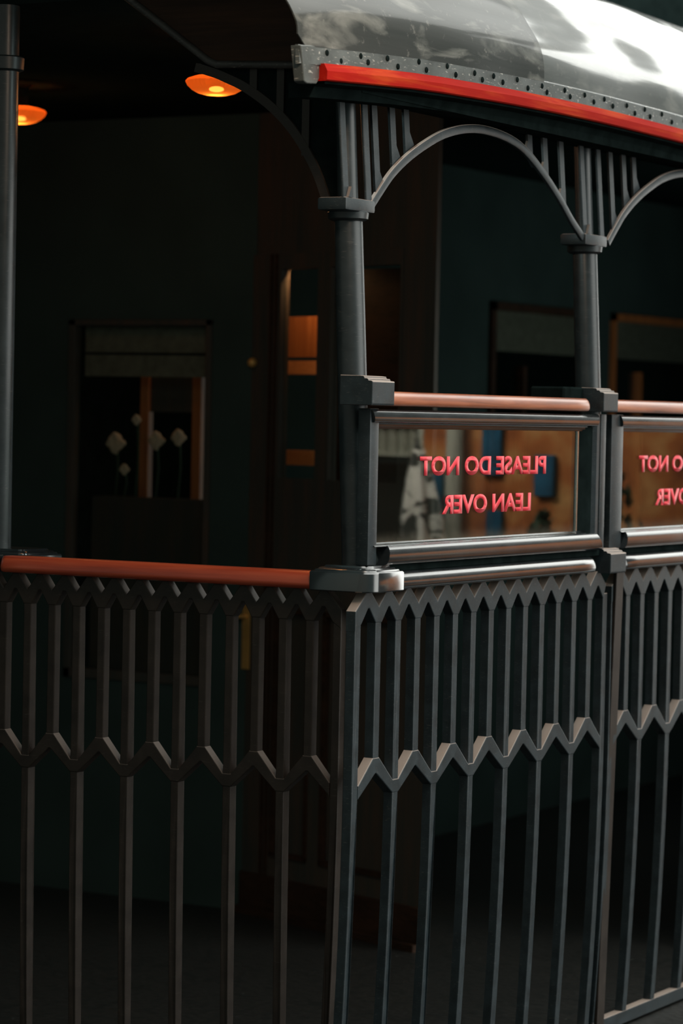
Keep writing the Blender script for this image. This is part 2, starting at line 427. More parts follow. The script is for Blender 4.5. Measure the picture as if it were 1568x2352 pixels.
# ---------------------------------------------------------------- moulded corner cap and clamp blocks
def cap_ring(x0, x1, y0, y1, z, ins, rc):
    """rounded rectangle outline inset by ins, big radius rc at corner (x1,y0)"""
    X0, X1, Y0, Y1 = x0 + ins, x1 - ins, y0 + ins, y1 - ins
    pts = []
    def arc(cx, cy, r, a0, a1, n=8):
        for i in range(n + 1):
            a = a0 + (a1 - a0) * i / n; pts.append((cx + r * math.cos(a), cy + r * math.sin(a), z))
    r = rc - ins * .3
    arc(X1 - r, Y0 + r, r, -math.pi / 2, 0)
    e = .004
    arc(X1 - e, Y1 - e, e, 0, math.pi / 2, 2)
    arc(X0 + e, Y1 - e, e, math.pi / 2, math.pi, 2)
    arc(X0 + e, Y0 + e, e, math.pi, 1.5 * math.pi, 2)
    return pts
def step_prof(z0, z1, st=.011):
    h = z1 - z0
    return [(.003, z0), (0, z0 + .003), (0, z1 - .004), (.003, z1), (st * .8, z1 + .001), (st, z1 + .005), (st * 1.5, z1 + .006), (st * 1.8, z1 + .010), (st * 2.6, z1 + .011), (st * 2.9, z1 + .016), (st * 3.6, z1 + .017)]
bm = bmesh.new()
loft(bm, [cap_ring(-.158, .040, -.037, .152, z, i, .045) for i, z in step_prof(1.236, 1.291)])
cc = mobj('corner_cap', bm, M['gloss'], None, True)
tag(cc, 'black moulded wooden cap with a rounded corner at the foot of the corner column', 'cap')
def block(name, x0, x1, y0, y1, z0, z1, label, mat='iron_dusty_lit', out='B'):
    bm = bmesh.new()
    zt = z1 - .017
    if out == 'B':   # stepped on its outward slope
        prof = [(x0, z0), (x1 - .003, z0), (x1, z0 + .004), (x1, zt), (x1 - .004, zt + .002), (x1 - .014, zt + .003), (x1 - .015, zt + .008), (x1 - .026, zt + .009), (x1 - .027, zt + .014), (x1 - .040, zt + .016), (x0, zt + .017)]
        prism(bm, prof, lambda a, b, t: (a, t, b), y0, y1)
    else:
        prof = [(x0, z0), (x1 - .003, z0), (x1, z0 + .004), (x1, zt), (x1 - .014, zt + .003), (x1 - .015, zt + .008), (x1 - .026, zt + .009), (x1 - .027, zt + .014), (x0, zt + .017)]
        prism(bm, prof, lambda a, b, t: (-t, -a, b), y0, y1)
    bmesh.ops.recalc_face_normals(bm, faces=bm.faces)
    bmesh.ops.bevel(bm, geom=[e for e in bm.edges if e.calc_length() > .035], offset=.0015, segments=1, affect='EDGES')
    o = mobj(name, bm, M[mat]); tag(o, label, 'block'); return o
block('rail_block', -.06, .042, -.058, .068, 1.750, 1.832, 'black stepped block on the corner column, holding the left end of the upper wooden handrail')
block('rail_block', -.05, .034, 1.470, 1.580, 1.749, 1.826, 'black stepped block between the two upper wooden handrails, at the second column')
block('rail_block', -.05, .044, 1.530, 1.650, 1.232, 1.312, 'black stepped block between the two half-round rails, below the second column')
# inner bearer plates behind the second column
for z, zz, lb in ((1.786, 1.826, 'thin dark plate reaching back from the upper block at the second column'),):
    bm = bmesh.new(); box(bm, -.16, -.04, 1.33, 1.60, z, zz, .006); tag(mobj('bearer_plate', bm, M['recess']), lb, 'plate')
# intermediate post cap on the left
bm = bmesh.new()
loft(bm, [cap_ring(-1.46, -1.155, .012, .20, z, i, .03) for i, z in step_prof(1.236, 1.288)])
pc = mobj('post_cap', bm, M['gloss'], None, True); tag(pc, 'black moulded cap at the left edge, behind the end of the long handrail', 'cap')
bm = bmesh.new(); box(bm, -1.42, -1.238, -.036, .02, 1.236, 1.290, .003); cb = mobj('rail_block', bm, M['gloss']); tag(cb, 'black block at the left edge butting the rounded end of the long handrail', 'block')

# ---------------------------------------------------------------- glass screens
def text_mesh(s, w, h, y_right, z0, x, parent, mat):
    cu = bpy.data.curves.new('t', 'FONT'); cu.body = s; cu.size = 1; cu.offset = .040; cu.resolution_u = 5; cu.extrude = 0.0
    ob = bpy.data.objects.new('t', cu); C.objects.link(ob)
    bpy.context.view_layer.update()
    me = bpy.data.meshes.new_from_object(ob.evaluated_get(bpy.context.evaluated_depsgraph_get()))
    bpy.data.objects.remove(ob); bpy.data.curves.remove(cu)
    xs = [v.co.x for v in me.vertices]; ys = [v.co.y for v in me.vertices]
    x0, x1, y0, y1 = min(xs), max(xs), min(ys), max(ys)
    bm = bmesh.new(); bm.from_mesh(me); bpy.data.meshes.remove(me)
    for v in bm.verts:   # reads from inside the platform: mirrored for someone outside
        u = (v.co.x - x0) / (x1 - x0) * w; q = (v.co.y - y0) / (y1 - y0) * h
        v.co = Vector((x, y_right - u, z0 + q))
    bmesh.ops.dissolve_limit(bm, angle_limit=.01, verts=bm.verts, edges=bm.edges)
    bmesh.ops.triangulate(bm, faces=bm.faces)
    ext = bmesh.ops.extrude_face_region(bm, geom=bm.faces[:])
    bmesh.ops.translate(bm, vec=(.0006, 0, 0), verts=[g for g in ext['geom'] if isinstance(g, bmesh.types.BMVert)])
    return mobj('lettering', bm, mat, parent)

def glass_screen(y0, y1, lstile, gl0, gl1, label, ty0):
    r = empty('glass_screen', (-.01, (y0 + y1) / 2, 1.307), label, 'screen', None)
    # flat stiles
    def stile(ya, yb, nm='stile'):
        bm = bmesh.new(); box(bm, -.035, .004, ya, yb, 1.309, 1.742, .004, 2); mobj(nm, bm, M['iron_dusty_lit'], r, True)
    stile(y0, y0 + lstile)
    if gl1 < 3:
        bm = bmesh.new(); prism(bm, [(-.035, 1.475), (-.010, 1.475), (.004, 1.490), (.004, 1.510), (-.035, 1.510)], lambda a, b, t: (a, b + (y1 - 1.556), t), 1.312, 1.742); mobj('stile', bm, M['iron_dusty_lit'], r)
        bm = bmesh.new(); box(bm, -.030, .006, y1 - .040, y1, 1.309, 1.742, .004, 2); mobj('edge_strip', bm, M['iron_dusty_lit'], r, True)
    # hollow moulding right of the pane
    ym = gl1
    bm = bmesh.new(); prism(bm, [(ym - .02, -.04), (ym - .02, -.022), (ym + .012, -.020), (ym + .035, -.006), (ym + .06, -.002), (ym + .085, -.008), (ym + .092, -.04)], lambda a, b, t: (b, a, t), 1.335, 1.70); mobj('hollow_moulding', bm, M['recess'], r, True)
    bm = bmesh.new(); box(bm, -.022, -.014, gl1 - .014, gl1 - .006, 1.36, 1.688); mobj('bright_bead', bm, M['chrome'], r)
    # half round top and bottom members with chamfered ends
    def member(nm, z0, z1, o, ya, yb, ch, mat):
        bm = bmesh.new(); pr = rail_profile(o, z0, z1, -.035, 8); zc = (z0 + z1) / 2
        rings = []
        for t, k in ((ya, 0), (yb, 1)):
            ring = []
            for a, b in pr:
                # ends are sawn to a mitre, deeper at the glass side
                sh = ch * (b - z0) / (z1 - z0)
                ring.append((a, (t + sh) if k == 0 else (t - sh), b))
            rings.append(ring)
        loft(bm, rings, True); return mobj(nm, bm, mat, r, True)
    member('bottom_rail', 1.307, 1.362, .026, y0 + .075 if lstile < .06 else y0 + .085, y1 - .045, .026, M['gloss'])
    member('top_rail', 1.703, 1.740, .014, y0 + .012 if lstile < .06 else y0 + .07, y1 - .075, -.01, M['gloss'])
    bm = bmesh.new(); prism(bm, [(-.035, 1.702), (.004, 1.702), (.002, 1.699), (-.004, 1.698), (-.006, 1.692), (-.012, 1.691), (-.014, 1.686), (-.035, 1.686)], lambda a, b, t: (a, t, b), gl0 - .02, gl1 + .02); mobj('glazing_bead', bm, M['gloss'], r)
    bm = bmesh.new(); prism(bm, [(-.035, 1.358), (.010, 1.360), (.004, 1.364), (-.008, 1.366), (-.014, 1.370), (-.035, 1.370)], lambda a, b, t: (a, t, b), gl0 - .02, gl1 + .02); mobj('glazing_bead', bm, M['gloss'], r)
    bm = bmesh.new(); box(bm, -.024, -.019, gl0 - .012, gl1 + .005, 1.352, 1.702); p = mobj('glass_pane', bm, M['glass'], r)
    text_mesh('PLEASE DO NOT', .828, .0565, ty0 + .834, 1.5525, -.0187, p, M['vinyl'])
    text_mesh('LEAN OVER', .585, .0565, ty0 + .732, 1.4400, -.0187, p, M['vinyl'])
    return r
glass_screen(.003, 1.556, .050, .054, 1.398, 'complete low glass screen with mirrored red warning text, between the two columns', .332)
glass_screen(1.603, 3.16, .092, 1.705, 3.00, 'low glass screen cut off by the right edge, mirrored red text partly showing', 1.868)

# ---------------------------------------------------------------- columns with capital brackets and arches
XA = -.09
def column(cx0, cx1, cy, label, zb=1.30, side_lo=-.105, side_hi=.062):
    r = empty('iron_column', (cx0, cy, zb), label, 'column')
    bm = bmesh.new()
    def ax(z): t = (z - 1.30) / (2.28 - 1.30); return cx0 + (cx1 - cx0) * t
    rr = .0415
    rings = []
    for z, k in ((zb, 1.0), (zb + .006, 1.03), (zb + .02, 1), (1.6, 1), (2.0, .985), (2.26, .96), (2.28, .9)):
        rings.append([(ax(z) + rr * k * math.cos(2 * math.pi * i / 40), cy + rr * k * math.sin(2 * math.pi * i / 40), z) for i in range(40)])
    loft(bm, rings); mobj('shaft', bm, M['column'], r, True)
    bm = bmesh.new()
    rings = []
    for z, k in ((2.27, .7), (2.45, .68), (2.70, .66)):
        rings.append([(ax(z) + rr * k * math.cos(2 * math.pi * i / 24), cy + rr * k * math.sin(2 * math.pi * i / 24), z) for i in range(24)])
    loft(bm, rings); mobj('upper_shaft', bm, M['column'], r, True)
    # collar: round ring carrying a square plate
    bm = bmesh.new(); c = ax(2.29)
    lathe(bm, [(.046, 2.262), (.056, 2.268), (.058, 2.285), (.05, 2.292)], c, cy, 36); mobj('collar', bm, M['column'], r, True)
    bm = bmesh.new(); box(bm, c - .040, XA + .012, cy + side_lo, cy + side_hi, 2.286, 2.322, .008, 2); mobj('collar_plate', bm, M['iron_dusty_lit'], r, True)
    # flat straps of the lantern shaped capital
    for ya in (cy + side_lo + .003, cy + side_hi - .035):
        bm = bmesh.new()
        prism(bm, [(XA - .004, ya), (XA + .004, ya), (XA + .004, ya + .032), (XA - .004, ya + .032)], lambda a, b, t: (a - .03 * (t - 2.3) / .4, b, t), 2.312, 2.70)
        bmesh.ops.bevel(bm, geom=[e for e in bm.edges if e.calc_length() > .2], offset=.002, segments=1, affect='EDGES')
        mobj('capital_strap', bm, M['iron_dusty_lit'], r)
    bm = bmesh.new(); prism(bm, [(-.012, 2.322), (.012, 2.322), (.004, 2.352)], lambda a, b, t: (t, cy + side_lo + .029 + a, b), XA - .012, XA + .01); mobj('fillet', bm, M['iron_dusty_lit'], r)
    return r
column(-.080, -.130, .092, 'black iron corner column rising from the moulded cap, to the left of the glass screen')
column(-.080, -.130, 1.652, 'black iron column behind the joint of the two glass screens, its foot hidden by the upper block')

LOW = [(.150, 2.293), (.219, 2.353), (.280, 2.401), (.369, 2.452), (.473, 2.498), (.580, 2.536), (.703, 2.562), (.831, 2.572), (.978, 2.564), (1.099, 2.539), (1.225, 2.485), (1.355, 2.413), (1.456, 2.345), (1.540, 2.298)]
def smooth_curve(P, n=4):
    out = []
    for i in range(len(P) - 1):
        p0 = P[max(i - 1, 0)]; p1 = P[i]; p2 = P[i + 1]; p3 = P[min(i + 2, len(P) - 1)]
        for k in range(n):
            t = k / n
            out.append(tuple(.5 * (2 * p1[j] + (p2[j] - p0[j]) * t + (2 * p0[j] - 5 * p1[j] + 4 * p2[j] - p3[j]) * t * t + (3 * p1[j] - p0[j] - 3 * p2[j] + p3[j]) * t ** 3) for j in (0, 1)))
    out.append(P[-1]); return out
def arch(y_off, label, name='spandrel_arch'):
    r = empty(name, (XA, .85 + y_off, 2.30), label, 'arch')
    cv = smooth_curve(LOW)
    th = .026
    bm = bmesh.new()
    rings = []
    for i, (y, z) in enumerate(cv):
        a = cv[max(i - 1, 0)]; b = cv[min(i + 1, len(cv) - 1)]
        t = Vector((b[0] - a[0], b[1] - a[1])).normalized(); n_ = Vector((-t.y, t.x))
        yo = y + y_off
        q = (yo + n_.x * th, z + n_.y * th)
        w = .005
        rings.append([(XA - w, yo, z), (XA + w - .0015, yo, z), (XA + w, yo + n_.x * .002, z + n_.y * .002), (XA + w, q[0] - n_.x * .002, q[1] - n_.y * .002), (XA + w - .0015, q[0], q[1]), (XA - w, q[0], q[1])])
    loft(bm, rings); mobj('arch_rib', bm, M['iron_dusty_lit'], r, True)
    def zlow(y):
        for (a, b), (c, d) in zip(cv, cv[1:]):
            if a <= y <= c: return b + (d - b) * (y - a) / (c - a)
        return 2.3
    for y, dr in ((.190, 1), (.295, 1), (.379, 1), (1.186, -1), (1.294, -1), (1.413, -1)):
        z0 = zlow(y) + .010
        bm = bmesh.new()
        w = .0155
        # flares into the rib at its foot, like a branch
        o = [(y - w, z0), (y - w, 2.70), (y + w, 2.70)]
        o += [(y + w, z0 + .07 if dr > 0 else z0 + .02), (y + w + (.022 if dr > 0 else .006), z0 + .035 if dr > 0 else z0 - .006)]
        if dr < 0: o = [(y - w - .022, z0 + .035), (y - w, z0 + .07), (y - w, 2.70), (y + w, 2.70), (y + w, z0 - .01)]
        prism(bm, [(a + y_off, b) for a, b in o], lambda a, b, t: (t - .03 * max(0, b - 2.3) / .4, a, b), XA - .004, XA + .0035)
        mobj('spindle', bm, M['iron_dusty_lit'], r)
    return r
arch(0, 'black iron spandrel arch with upright spindles between the two columns, under the red eaves')
arch(1.60, 'black iron spandrel arch starting at the second column, cut off by the right edge')
# half arch on the end, springs from the corner column towards the left
rA2 = empty('spandrel_arch', (-.40, .12, 2.30), 'black iron half arch springing left from the corner column, in deep shade', 'arch')
cvA = smooth_curve([(-.215, 2.292), (-.26, 2.40), (-.325, 2.50), (-.40, 2.575), (-.489, 2.635), (-.556, 2.666), (-.60, 2.683), (-.66, 2.70)])
bm = bmesh.new(); rings = []
for i, (x, z) in enumerate(cvA):
    a = cvA[max(i - 1, 0)]; b = cvA[min(i + 1, len(cvA) - 1)]
    t = Vector((b[0] - a[0], b[1] - a[1])).normalized(); n_ = Vector((t.y, -t.x)) * .026
    if n_.y < 0: n_ = -n_
    rings.append([(x, .109, z), (x, .131, z), (x + n_.x, .131, z + n_.y), (x + n_.x, .109, z + n_.y)])
loft(bm, rings); mobj('arch_rib', bm, M['iron'], rA2)
for x, z0 in ((-.285, 2.45), (-.37, 2.56), (-.46, 2.63)):
    bm = bmesh.new(); box(bm, x - .012, x + .012, .11, .13, z0, 2.72); mobj('spindle', bm, M['iron'], rA2)
bm = bmesh.new()
pts = [(p[0], p[1] + .012) for p in cvA] + [(-.66, 2.722), (-.15, 2.722), (-.15, 2.292)]
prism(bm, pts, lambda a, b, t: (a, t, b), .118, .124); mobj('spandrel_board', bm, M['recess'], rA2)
# left intermediate post
r = empty('iron_column', (-1.315, .092, 1.30), 'black iron column at the left edge, standing on its moulded cap', 'column')
bm = bmesh.new(); tube(bm, [(-1.318, .092, 1.30), (-1.318, .092, 2.0), (-1.318, .092, 2.92)], .0415, 36); mobj('shaft', bm, M['column'], r, True)
bm = bmesh.new(); lathe(bm, [(.046, 2.725), (.056, 2.73), (.058, 2.765), (.05, 2.77)], -1.318, .092, 36); mobj('collar', bm, M['column'], r, True)

# ---------------------------------------------------------------- roof
TRIM = [(-.27, 2.653), (.207, 2.680), (.466, 2.689), (.776, 2.698), (1.098, 2.704), (1.441, 2.707), (1.757, 2.706), (2.133, 2.703), (2.8, 2.690), (3.6, 2.665), (6, 2.60), (9, 2.56)]
TRc = smooth_curve([(-.6, 2.630)] + TRIM, 4)
def ztr(y): return lerp_pts(TRc, y)
roof = empty('tram_roof', (-.6, 1.5, 2.7), 'glossy scuffed dark grey curved roof with a row of nails above its red eaves board', 'roof')
# main profile (x, z) for trim height 2.70
PROF = [(.013, 2.742), (.0125, 2.773), (.009, 2.806), (-.002, 2.846), (-.020, 2.880), (-.043, 2.914), (-.069, 2.954), (-.104, 2.996), (-.150, 3.045), (-.205, 3.092), (-.27, 3.135), (-.35, 3.175), (-.46, 3.215), (-.62, 3.255), (-.85, 3.29), (-1.2, 3.315), (-1.8, 3.33), (-2.6, 3.33), (-3.6, 3.30)]
PR = smooth_curve(PROF, 3)
def roof_pt(i, y, off=0, yend=None):
    x, z = PR[i]
    # plan taper near the platform end
    t = max(0, min(1, (.55 - y) / .95))
    x2 = x - .045 * t * t * (1 if x > -.5 else .3)
    a = PR[max(i - 1, 0)]; b = PR[min(i + 1, len(PR) - 1)]
    tx, tz = b[0] - a[0], b[1] - a[1]; l = math.hypot(tx, tz); nx, nz = tz / l, -tx / l
    return (x2 + nx * off, y, z + nz * off + (ztr(y) - 2.70) * (1 if x > -.3 else .5))
def sheet(name, ya, yb, off, th=.004, n=26, slant=True, i0=0):
    bm = bmesh.new()
    def yy(i, k):
        y = ya + (yb - ya) * k / n
        if slant:   # the free end leans forward as it rises, its foot swept back
            s = (1 - k / n)
            zz = PR[i][1]
            y += s * (-.09 * min(1, max(0, (zz - 2.80) / .25)) + .035 * max(0, 1 - (zz - 2.742) / .03))
        return y
    for o, flip in ((off, 0), (off - th, 1)):
        g = [[bm.verts.new(roof_pt(i, yy(i, k), o)) for i in range(i0, len(PR))] for k in range(n + 1)]
        for k in range(n):
            for i in range(len(PR) - 1 - i0):
                f = (g[k][i], g[k][i + 1], g[k + 1][i + 1], g[k + 1][i])
                bm.faces.new(f if not flip else f[::-1])
        if flip: g2 = g
        else: g1 = g
    for i in range(len(PR) - 1 - i0):
        bm.faces.new((g1[0][i], g2[0][i], g2[0][i + 1], g1[0][i + 1]))
        bm.faces.new((g1[-1][i + 1], g2[-1][i + 1], g2[-1][i], g1[-1][i]))
    for k in range(n):
        bm.faces.new((g1[k + 1][0], g2[k + 1][0], g2[k][0], g1[k][0]))
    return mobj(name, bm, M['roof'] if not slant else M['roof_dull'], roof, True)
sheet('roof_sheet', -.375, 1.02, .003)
sheet('roof_sheet', .96, 9.0, -.002, n=60, slant=False)
# nailed flashing strip over the foot of the sheets
bm = bmesh.new(); rings = []
for k in range(61):
    y = -.37 + (9.0 + .37) * k / 60
    t = max(0, min(1, (.55 - y) / .95)); dx = -.045 * t * t
    z = ztr(y)
    rings.append([(.006 + dx, y, z - .005), (.0145 + dx * .9, y, z - .004), (.0155 + dx, y, z + .042), (.013 + dx, y, z + .046), (.004 + dx, y, z + .046)])
loft(bm, rings); mobj('flashing', bm, M['flash'], roof)
nails = 0
y = -.235
while y < 2.75:
    for dy, dz in ((0, .031), (.055, .014)):
        yy = y + dy
        t = max(0, min(1, (.55 - yy) / .95)); dx = -.045 * t * t
        bm = bmesh.new(); lathe(bm, [(.0085, 0), (.0082, .002), (.005, .004), (.0018, .0046)], 0, 0, 12)
        bm.transform(Matrix.Translation((.0148 + dx, yy + random.uniform(-.02, .02), ztr(yy) + dz + random.uniform(-.003, .003))) @ Matrix.Rotation(math.pi / 2, 4, 'Y'))
        mobj('nail', bm, M['recess'], roof, True)
    y += .155
# folded end piece of the flashing
bm = bmesh.new()
prism(bm, [(-.372, 2.690), (-.350, 2.598), (-.335, 2.594), (-.285, 2.598), (-.272, 2.612), (-.272, 2.656), (-.272, 2.700)], lambda a, b, t: (t - .032, a, b), -.02, .012)
bmesh.ops.bevel(bm, geom=bm.edges[:], offset=.002, segments=1, affect='EDGES')
mobj('flashing_end', bm, M['flash'], roof, False)
# red eaves board: sloping top face, upright lower face
bm = bmesh.new(); rings = []
for k in range(61):
    y = -.272 + 9.27 * k / 60
    z = ztr(y); t = max(0, min(1, (.55 - y) / .95)); dx = -.03 * t * t
    rings.append([(-.02 + dx, y, z - .046), (.022 + dx, y, z - .046), (.026 + dx, y, z - .043), (.027 + dx, y, z - .020), (.0165 + dx, y, z), (-.02 + dx, y, z)])
loft(bm, rings); o = mobj('eaves_board', bm, M['trim_wood'], roof); o['label'] = 'bright red painted eaves board'
# black fascia and soffit under the eaves
bm = bmesh.new(); rings = []
for k in range(41):
    y = -.26 + 9.2 * k / 40; z = ztr(y) - .047; t = max(0, min(1, (.55 - y) / .95)); dx = -.03 * t * t
    rings.append([(-.10 + dx, y, z - .040), (-.035 + dx, y, z - .040), (-.02 + dx, y, z - .012), (.012 + dx, y, z - .006), (.012 + dx, y, z), (-.10 + dx, y, z)])
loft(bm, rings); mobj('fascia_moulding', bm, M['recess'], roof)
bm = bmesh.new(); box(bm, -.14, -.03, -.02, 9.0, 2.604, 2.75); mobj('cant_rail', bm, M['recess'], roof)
# end board with bead, above the end opening
bm = bmesh.new(); prism(bm, [(-.04, 2.66), (-.10, 2.695), (-.588, 2.718), (-.877, 2.916), (-1.40, 3.285), (-1.2, 3.29), (-.85, 3.265), (-.62, 3.225), (-.46, 3.185), (-.35, 3.14), (-.27, 3.095), (-.205, 3.045), (-.15, 2.99), (-.10, 2.92), (-.07, 2.85)], lambda a, b, t: (a, t, b), .10, .125); mobj('end_board', bm, M['soffit'], roof)
bm = bmesh.new(); tube(bm, [(-.06, .098, 2.688), (-.12, .098, 2.700), (-.30, .098, 2.703), (-.52, .098, 2.714), (-.575, .098, 2.716), (-.605, .098, 2.728), (-.877, .098, 2.916), (-1.2, .098, 3.132), (-1.36, .098, 3.24)], .011, 12)
mobj('end_bead', bm, M['bead'], roof, True)
# ceiling boards inside the platform
bm = bmesh.new(); box(bm, -3.58, -.10, .13, 9.0, 2.93, 2.95); tag(mobj('ceiling', bm, M['ceil']), 'dark varnished ceiling of the tram platform', None, None, 'structure')

# ---------------------------------------------------------------- ceiling lamps
def lamp(x, y, z, rad, label):
    r = empty('ceiling_lamp', (x, y, z + .10), label, 'lamp')
    bm = bmesh.new(); n = 72
    prof = [(.0, -.034), (.35, -.033), (.6, -.027), (.8, -.016), (.93, -.004), (1.0, .010), (.93, .018), (.7, .026), (.5, .030)]
    rings = []
    for fr, dz in prof[1:]:
        rings.append([(x + rad * fr * (1 + .02 * math.cos(k * math.pi)) * math.cos(2 * math.pi * k / n), y + rad * fr * (1 + .02 * math.cos(k * math.pi)) * math.sin(2 * math.pi * k / n), z + dz) for k in range(n)])
    loft(bm, rings, False)
    bm.faces.new([v for v in bm.verts[:n]])
    mobj('glass_bowl', bm, M['lampglass'], r, True)
    bm = bmesh.new(); bmesh.ops.create_uvsphere(bm, u_segments=20, v_segments=10, radius=.024); bm.transform(Matrix.Translation((x, y, z - .014)) @ Matrix.Diagonal((1, 1, .38, 1))); mobj('bulb', bm, M['bulb'], r, True)
    bm = bmesh.new(); lathe(bm, [(.03, 0), (.034, .01), (.03, .07), (.05, 2.93 - z - .031)], x, y, 20, z + .03); mobj('mount', bm, M['recess'], r, True)
    li = bpy.data.lights.new('lamp_glow', 'POINT'); li.energy = 1.6; li.color = (1, .42, .14); li.shadow_soft_size = .03
    lo = bpy.data.objects.new('lamp_glow', li); lo.location = (0, 0, -.16); lo.parent = r; C.objects.link(lo)
m, nt, out = newmat('amber_lamp_glass')
tr = N(nt, 'ShaderNodeBsdfTranslucent'); tr.inputs[0].default_value = (.8, .30, .08, 1)
tp = N(nt, 'ShaderNodeBsdfTransparent'); tp.inputs[0].default_value = (1, .55, .25, 1)
mx = N(nt, 'ShaderNodeMixShader', i_0=.12); nt.links.new(tr.outputs[0], mx.inputs[1]); nt.links.new(tp.outputs[0], mx.inputs[2]); nt.links.new(mx.outputs[0], out.inputs[0])
M['lampglass'] = m
m, nt, out = newmat('lit_bulb'); e = N(nt, 'ShaderNodeEmission', i_Strength=22); e.inputs[0].default_value = (1, .46, .15, 1); nt.links.new(e.outputs[0], out.inputs[0]); M['bulb'] = m
lamp(-1.082, .9, 2.765, .098, 'glowing amber ceiling lamp nearer the corner column, clipped by the half arch')
lamp(-2.58, 1.9, 2.82, .098, 'glowing amber ceiling lamp cut by the column at the left edge')

# ---------------------------------------------------------------- building behind
def struct(name, bm, mat, label=None, parent=None, smooth=False):
    o = mobj(name, bm, mat, parent, smooth)
    if parent is None: o['kind'] = 'structure'
    if label: o['label'] = label
    return o
bm = bmesh.new(); box(bm, -12, 14, -14, 16, -.40, -.30); struct('floor', bm, M['floor'])
F1 = Vector((-2.239, 3.059, -.3)); D = Vector((.9398, -.3417, 0)); NN = Vector((-.3417, -.9398, 0))  # NN points to the viewer
def cant(s, o, z): p = F1 + D * s + NN * o; return (p.x, p.y, z)
def cbox(bm, s0, s1, z0, z1, o0, o1):
    vs = [bm.verts.new(cant(s, o, z)) for s in (s0, s1) for o in (o0, o1) for z in (z0, z1)]
    for f in [(0, 1, 3, 2), (4, 6, 7, 5), (0, 4, 5, 1), (2, 3, 7, 6), (0, 2, 6, 4), (1, 5, 7, 3)]: bm.faces.new([vs[i] for i in f])
YB = 3.059
# wall_back around the window
bm = bmesh.new()
for a, b, c, d in ((-3.58, -3.15, -.3, 2.93), (-2.44, -2.24, -.3, 2.93), (-3.15, -2.44, -.3, .60), (-3.15, -2.44, 2.10, 2.93)): box(bm, a, b, YB, YB + .08, c, d)
struct('wall_back', bm, M['wall'])
w1 = tag(bpy.data.objects.new('window_1', None), 'dark window behind the end platform', None, None, 'structure'); C.objects.link(w1); w1.location = (-2.8, YB, 1.4)
bm = bmesh.new()
for a, b, c, d in ((-3.15, -3.115, .6, 2.1), (-2.47, -2.44, .6, 2.1), (-3.15, -2.44, .6, .64), (-3.15, -2.44, 2.075, 2.1)): box(bm, a, b, YB - .01, YB + .03, c, d, .003)
mobj('window_frame', bm, M['dark_wood'], w1)
bm = bmesh.new(); box(bm, -3.13, -2.455, YB + .01, YB + .014, .62, 2.09); mobj('window_pane', bm, M['pane'], w1)
for z0, z1, lb in ((1.965, 2.075, 'upper fold of the grey linen blind in the dark window'), (1.865, 1.955, 'lower fold of the grey linen blind in the dark window')):
    bm = bmesh.new(); n = 24
    prism(bm, [(YB + .06, z0), (YB + .064, z0), (YB + .072, (z0 + z1) / 2), (YB + .064, z1), (YB + .06, z1)], lambda a, b, t: (t, a, b), -3.11, -2.475); tag(mobj('window_blind', bm, M['blind']), lb, 'blind')
# inside the saloon: orange timber posts, flowers
r = empty('timber_partition', (-2.65, YB + .22, -.3), 'orange lit timber partition with two posts and a dark board, inside the dark window', 'partition')
for x0, x1 in ((-2.925, -2.88), (-2.665, -2.62)):
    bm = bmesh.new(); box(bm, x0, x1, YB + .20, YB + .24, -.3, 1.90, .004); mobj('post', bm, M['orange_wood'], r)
bm = bmesh.new(); box(bm, -2.88, -2.665, YB + .215, YB + .235, 1.72, 1.90); mobj('board', bm, M['dark_wood'], r)
def flower(x, y, z, rad, label):
    r = empty('white_flower', (x, y, z), label, 'flower', None)
    bm = bmesh.new()
    for k in range(14):
        a = k * 2.4; e = .25 + .09 * k
        bmesh.ops.create_uvsphere(bm, u_segments=10, v_segments=6, radius=1, matrix=Matrix.Translation((x + math.cos(a) * rad * .55 * math.cos(e * .8), y - rad * .2 * math.sin(e), z + math.sin(a) * rad * .5)) @ Matrix.Rotation(a, 4, 'Y') @ Matrix.Diagonal((rad * .45, rad * .16, rad * .3, 1)))
    mobj('petals', bm, M['petal'], r, True)
    bm = bmesh.new(); tube(bm, [(x, y + .01, z - rad * .5), (x + .005, y + .01, (z + 1.36) / 2), (x, y, 1.362)], .004, 8); mobj('stem', bm, M['leaf'], r)
flower(-3.00, YB + .14, 1.585, .052, 'larger pale flower head inside the dark window')
flower(-2.955, YB + .14, 1.475, .028, 'small pale flower head low inside the dark window')
flower(-2.885, YB + .12, 1.685, .026, 'small pale flower head in front of the left orange post')
flower(-2.79, YB + .13, 1.60, .045, 'pale flower head between the orange posts inside the window')
flower(-2.68, YB + .13, 1.615, .04, 'pale flower head beside the right orange post')
bm = bmesh.new(); box(bm, -3.08, -2.48, YB + .085, YB + .19, -.3, 1.36); tag(mobj('saloon_cabinet', bm, M['dark_wood']), 'low dark cabinet inside the window', 'cabinet')
